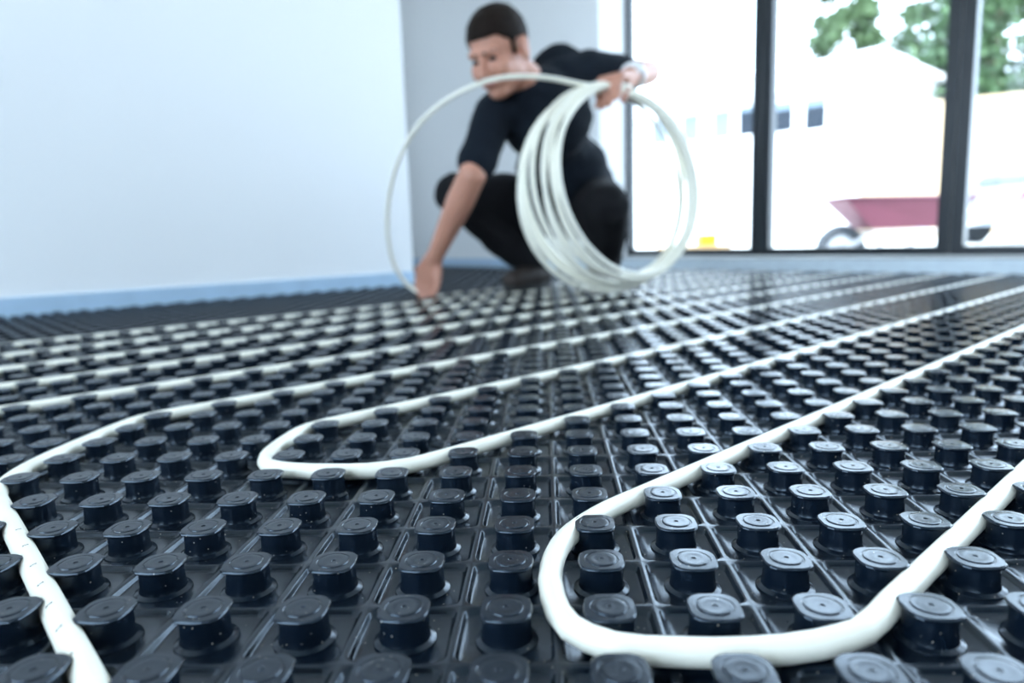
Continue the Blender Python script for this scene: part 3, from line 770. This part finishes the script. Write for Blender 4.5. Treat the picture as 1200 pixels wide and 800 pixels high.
# parked car beyond the right hand leaf
cc = at(1215, 220, 11.0); cc.z = ZO
car = tag(empty('car', cc), 'silver car parked outside beyond the right hand door leaf', 'car')
cx_ = (cR * .97 + cF * .25); cx_.z = 0; cx_.normalize(); cy_ = Vector((-cx_.y, cx_.x, 0))
def cl(x, y, z): return cc + cx_ * x + cy_ * y + up * z
prof = [(-1.0, .28), (-1.02, .62), (-.92, .84), (-.45, .93), (.15, 1.40), (1.4, 1.46), (2.3, 1.30), (2.75, .95), (3.0, .85), (3.02, .3)]
mb = MB(); n = len(prof)
lft = [cl(x, -.82 + (.12 if z > 1 else 0), z) for x, z in prof]; rgt = [cl(x, .82 - (.12 if z > 1 else 0), z) for x, z in prof]
mb.add(lft + rgt, [tuple(range(n)), tuple(reversed(range(n, 2 * n)))] + [(i, n + i, n + (i + 1) % n, (i + 1) % n) for i in range(n)])
bod = mb.build('car_body', 'car_paint', car)
mb = MB(); mb.add([cl(-.40, -.70, .975), cl(-.40, .70, .975), cl(.12, .62, 1.385), cl(.12, -.62, 1.385)] + [cl(-.43, -.70, .99), cl(-.43, .70, .99), cl(.09, .62, 1.40), cl(.09, -.62, 1.40)],
       [(0, 1, 2, 3), (7, 6, 5, 4), (0, 4, 5, 1), (1, 5, 6, 2), (2, 6, 7, 3), (3, 7, 4, 0)]); mb.build('windscreen', 'car_glass', car)
for (a0, a1) in ((.0, .85), (.95, 1.9)):
    mb = MB(); mb.add([cl(a0 - .2, -.835, .95), cl(a1, -.835, .95), cl(a1 - .05, -.735, 1.33), cl(a0 + .22, -.735, 1.33), cl(a0 - .2, -.82, .95), cl(a1, -.82, .95), cl(a1 - .05, -.72, 1.33), cl(a0 + .22, -.72, 1.33)],
           [(3, 2, 1, 0), (4, 5, 6, 7), (0, 1, 5, 4), (1, 2, 6, 5), (2, 3, 7, 6), (3, 0, 4, 7)]); mb.build('side_window', 'car_glass', car)
for x in (-.35, 2.2):
    for s in (-1, 1):
        mb = MB(); mb.tube([cl(x, s * .86, .3), cl(x, s * .66, .3)], .3, 24); w_ = mb.build('wheel', 'rubber', car, False)
        mb = MB(); mb.tube([cl(x, s * .875, .3), cl(x, s * .85, .3)], .18, 16); mb.build('hubcap', 'galv', w_)
for s in (-1, 1):
    mb = MB(); mb.box(cl(-.97, s * .62, .72), cx_ * .06, cy_ * .14, up * .07, .015); mb.build('lamp', 'tail_light', car)
# yellow box on a pine board, and a pink rag, on the ground outside
bp_ = at(818, 287, 4.6); 
pb = at(800, 290, 4.6); pbz = ZO
plank_c = on_plane(812, 288, Vector((0, 0, 0)) + at(812, 288, 4.4), cF); plank_c = at(812, 288, 4.4)
mb = MB(); ph = plank_c.z - ZO
mb.box(Vector((plank_c.x, plank_c.y, ZO + ph / 2)), bar_x * .20, bar_y * .14, up * (ph / 2), .008)
tag(mb.build('timber_block', 'pine'), 'orange pine block on the ground outside the leftmost door leaf', 'timber')
yc = at(828, 278, 4.4)
mb = MB(); yh = yc.z - plank_c.z
mb.box(Vector((yc.x, yc.y, plank_c.z + yh / 2 + .011)), bar_x * .055, bar_y * .05, up * (yh / 2 + .010), .008)
yb_ = tag(mb.build('toolbox', 'yellow_plastic'), 'small yellow plastic case on the pine block outside', 'case')

# pink flowering shrub further out, beside the house front
rng = random.Random(11); sb_ = at(727, 240, 12.0); sb_.z = ZO; shz = at(730, 214, 12.0).z
shrub = tag(empty('flowering_shrub', sb_), 'low pink flowering shrub outside, at the left edge of the glazing', 'shrub')
stm, fol, blo = MB(), MB(), MB()
for k in range(9):
    a = rng.uniform(0, 2 * PI); e = Vector((sb_.x + math.cos(a) * .16, sb_.y + math.sin(a) * .16, shz - .08)); stm.tube([sb_, sb_.lerp(e, .5) + Vector((0, 0, .1)), e], [.012, .009, .004], 6)
for k in range(900):
    q = Vector((rng.gauss(0, 1), rng.gauss(0, 1), rng.gauss(0, 1))).normalized() * rng.uniform(.4, 1)
    p = Vector((sb_.x + q.x * .24, sb_.y + q.y * .24, ZO + .5 + q.z * (shz - ZO - .5) if k % 2 else shz - .12 + q.z * .10))
    n = Vector((rng.gauss(0, 1), rng.gauss(0, 1), rng.gauss(0, 1))).normalized(); a = n.orthogonal().normalized(); b = n.cross(a); z = rng.uniform(.02, .04)
    (fol if k % 2 else blo).add([p - a * z, p + b * z * .6, p + a * z, p - b * z * .6], [(0, 1, 2, 3)])
stm.build('stem', 'bark', shrub, True)
tag(fol.build('foliage', 'leaf_mid', shrub), kind='stuff'); tag(blo.build('blossom', 'pink_cloth', shrub), kind='stuff')
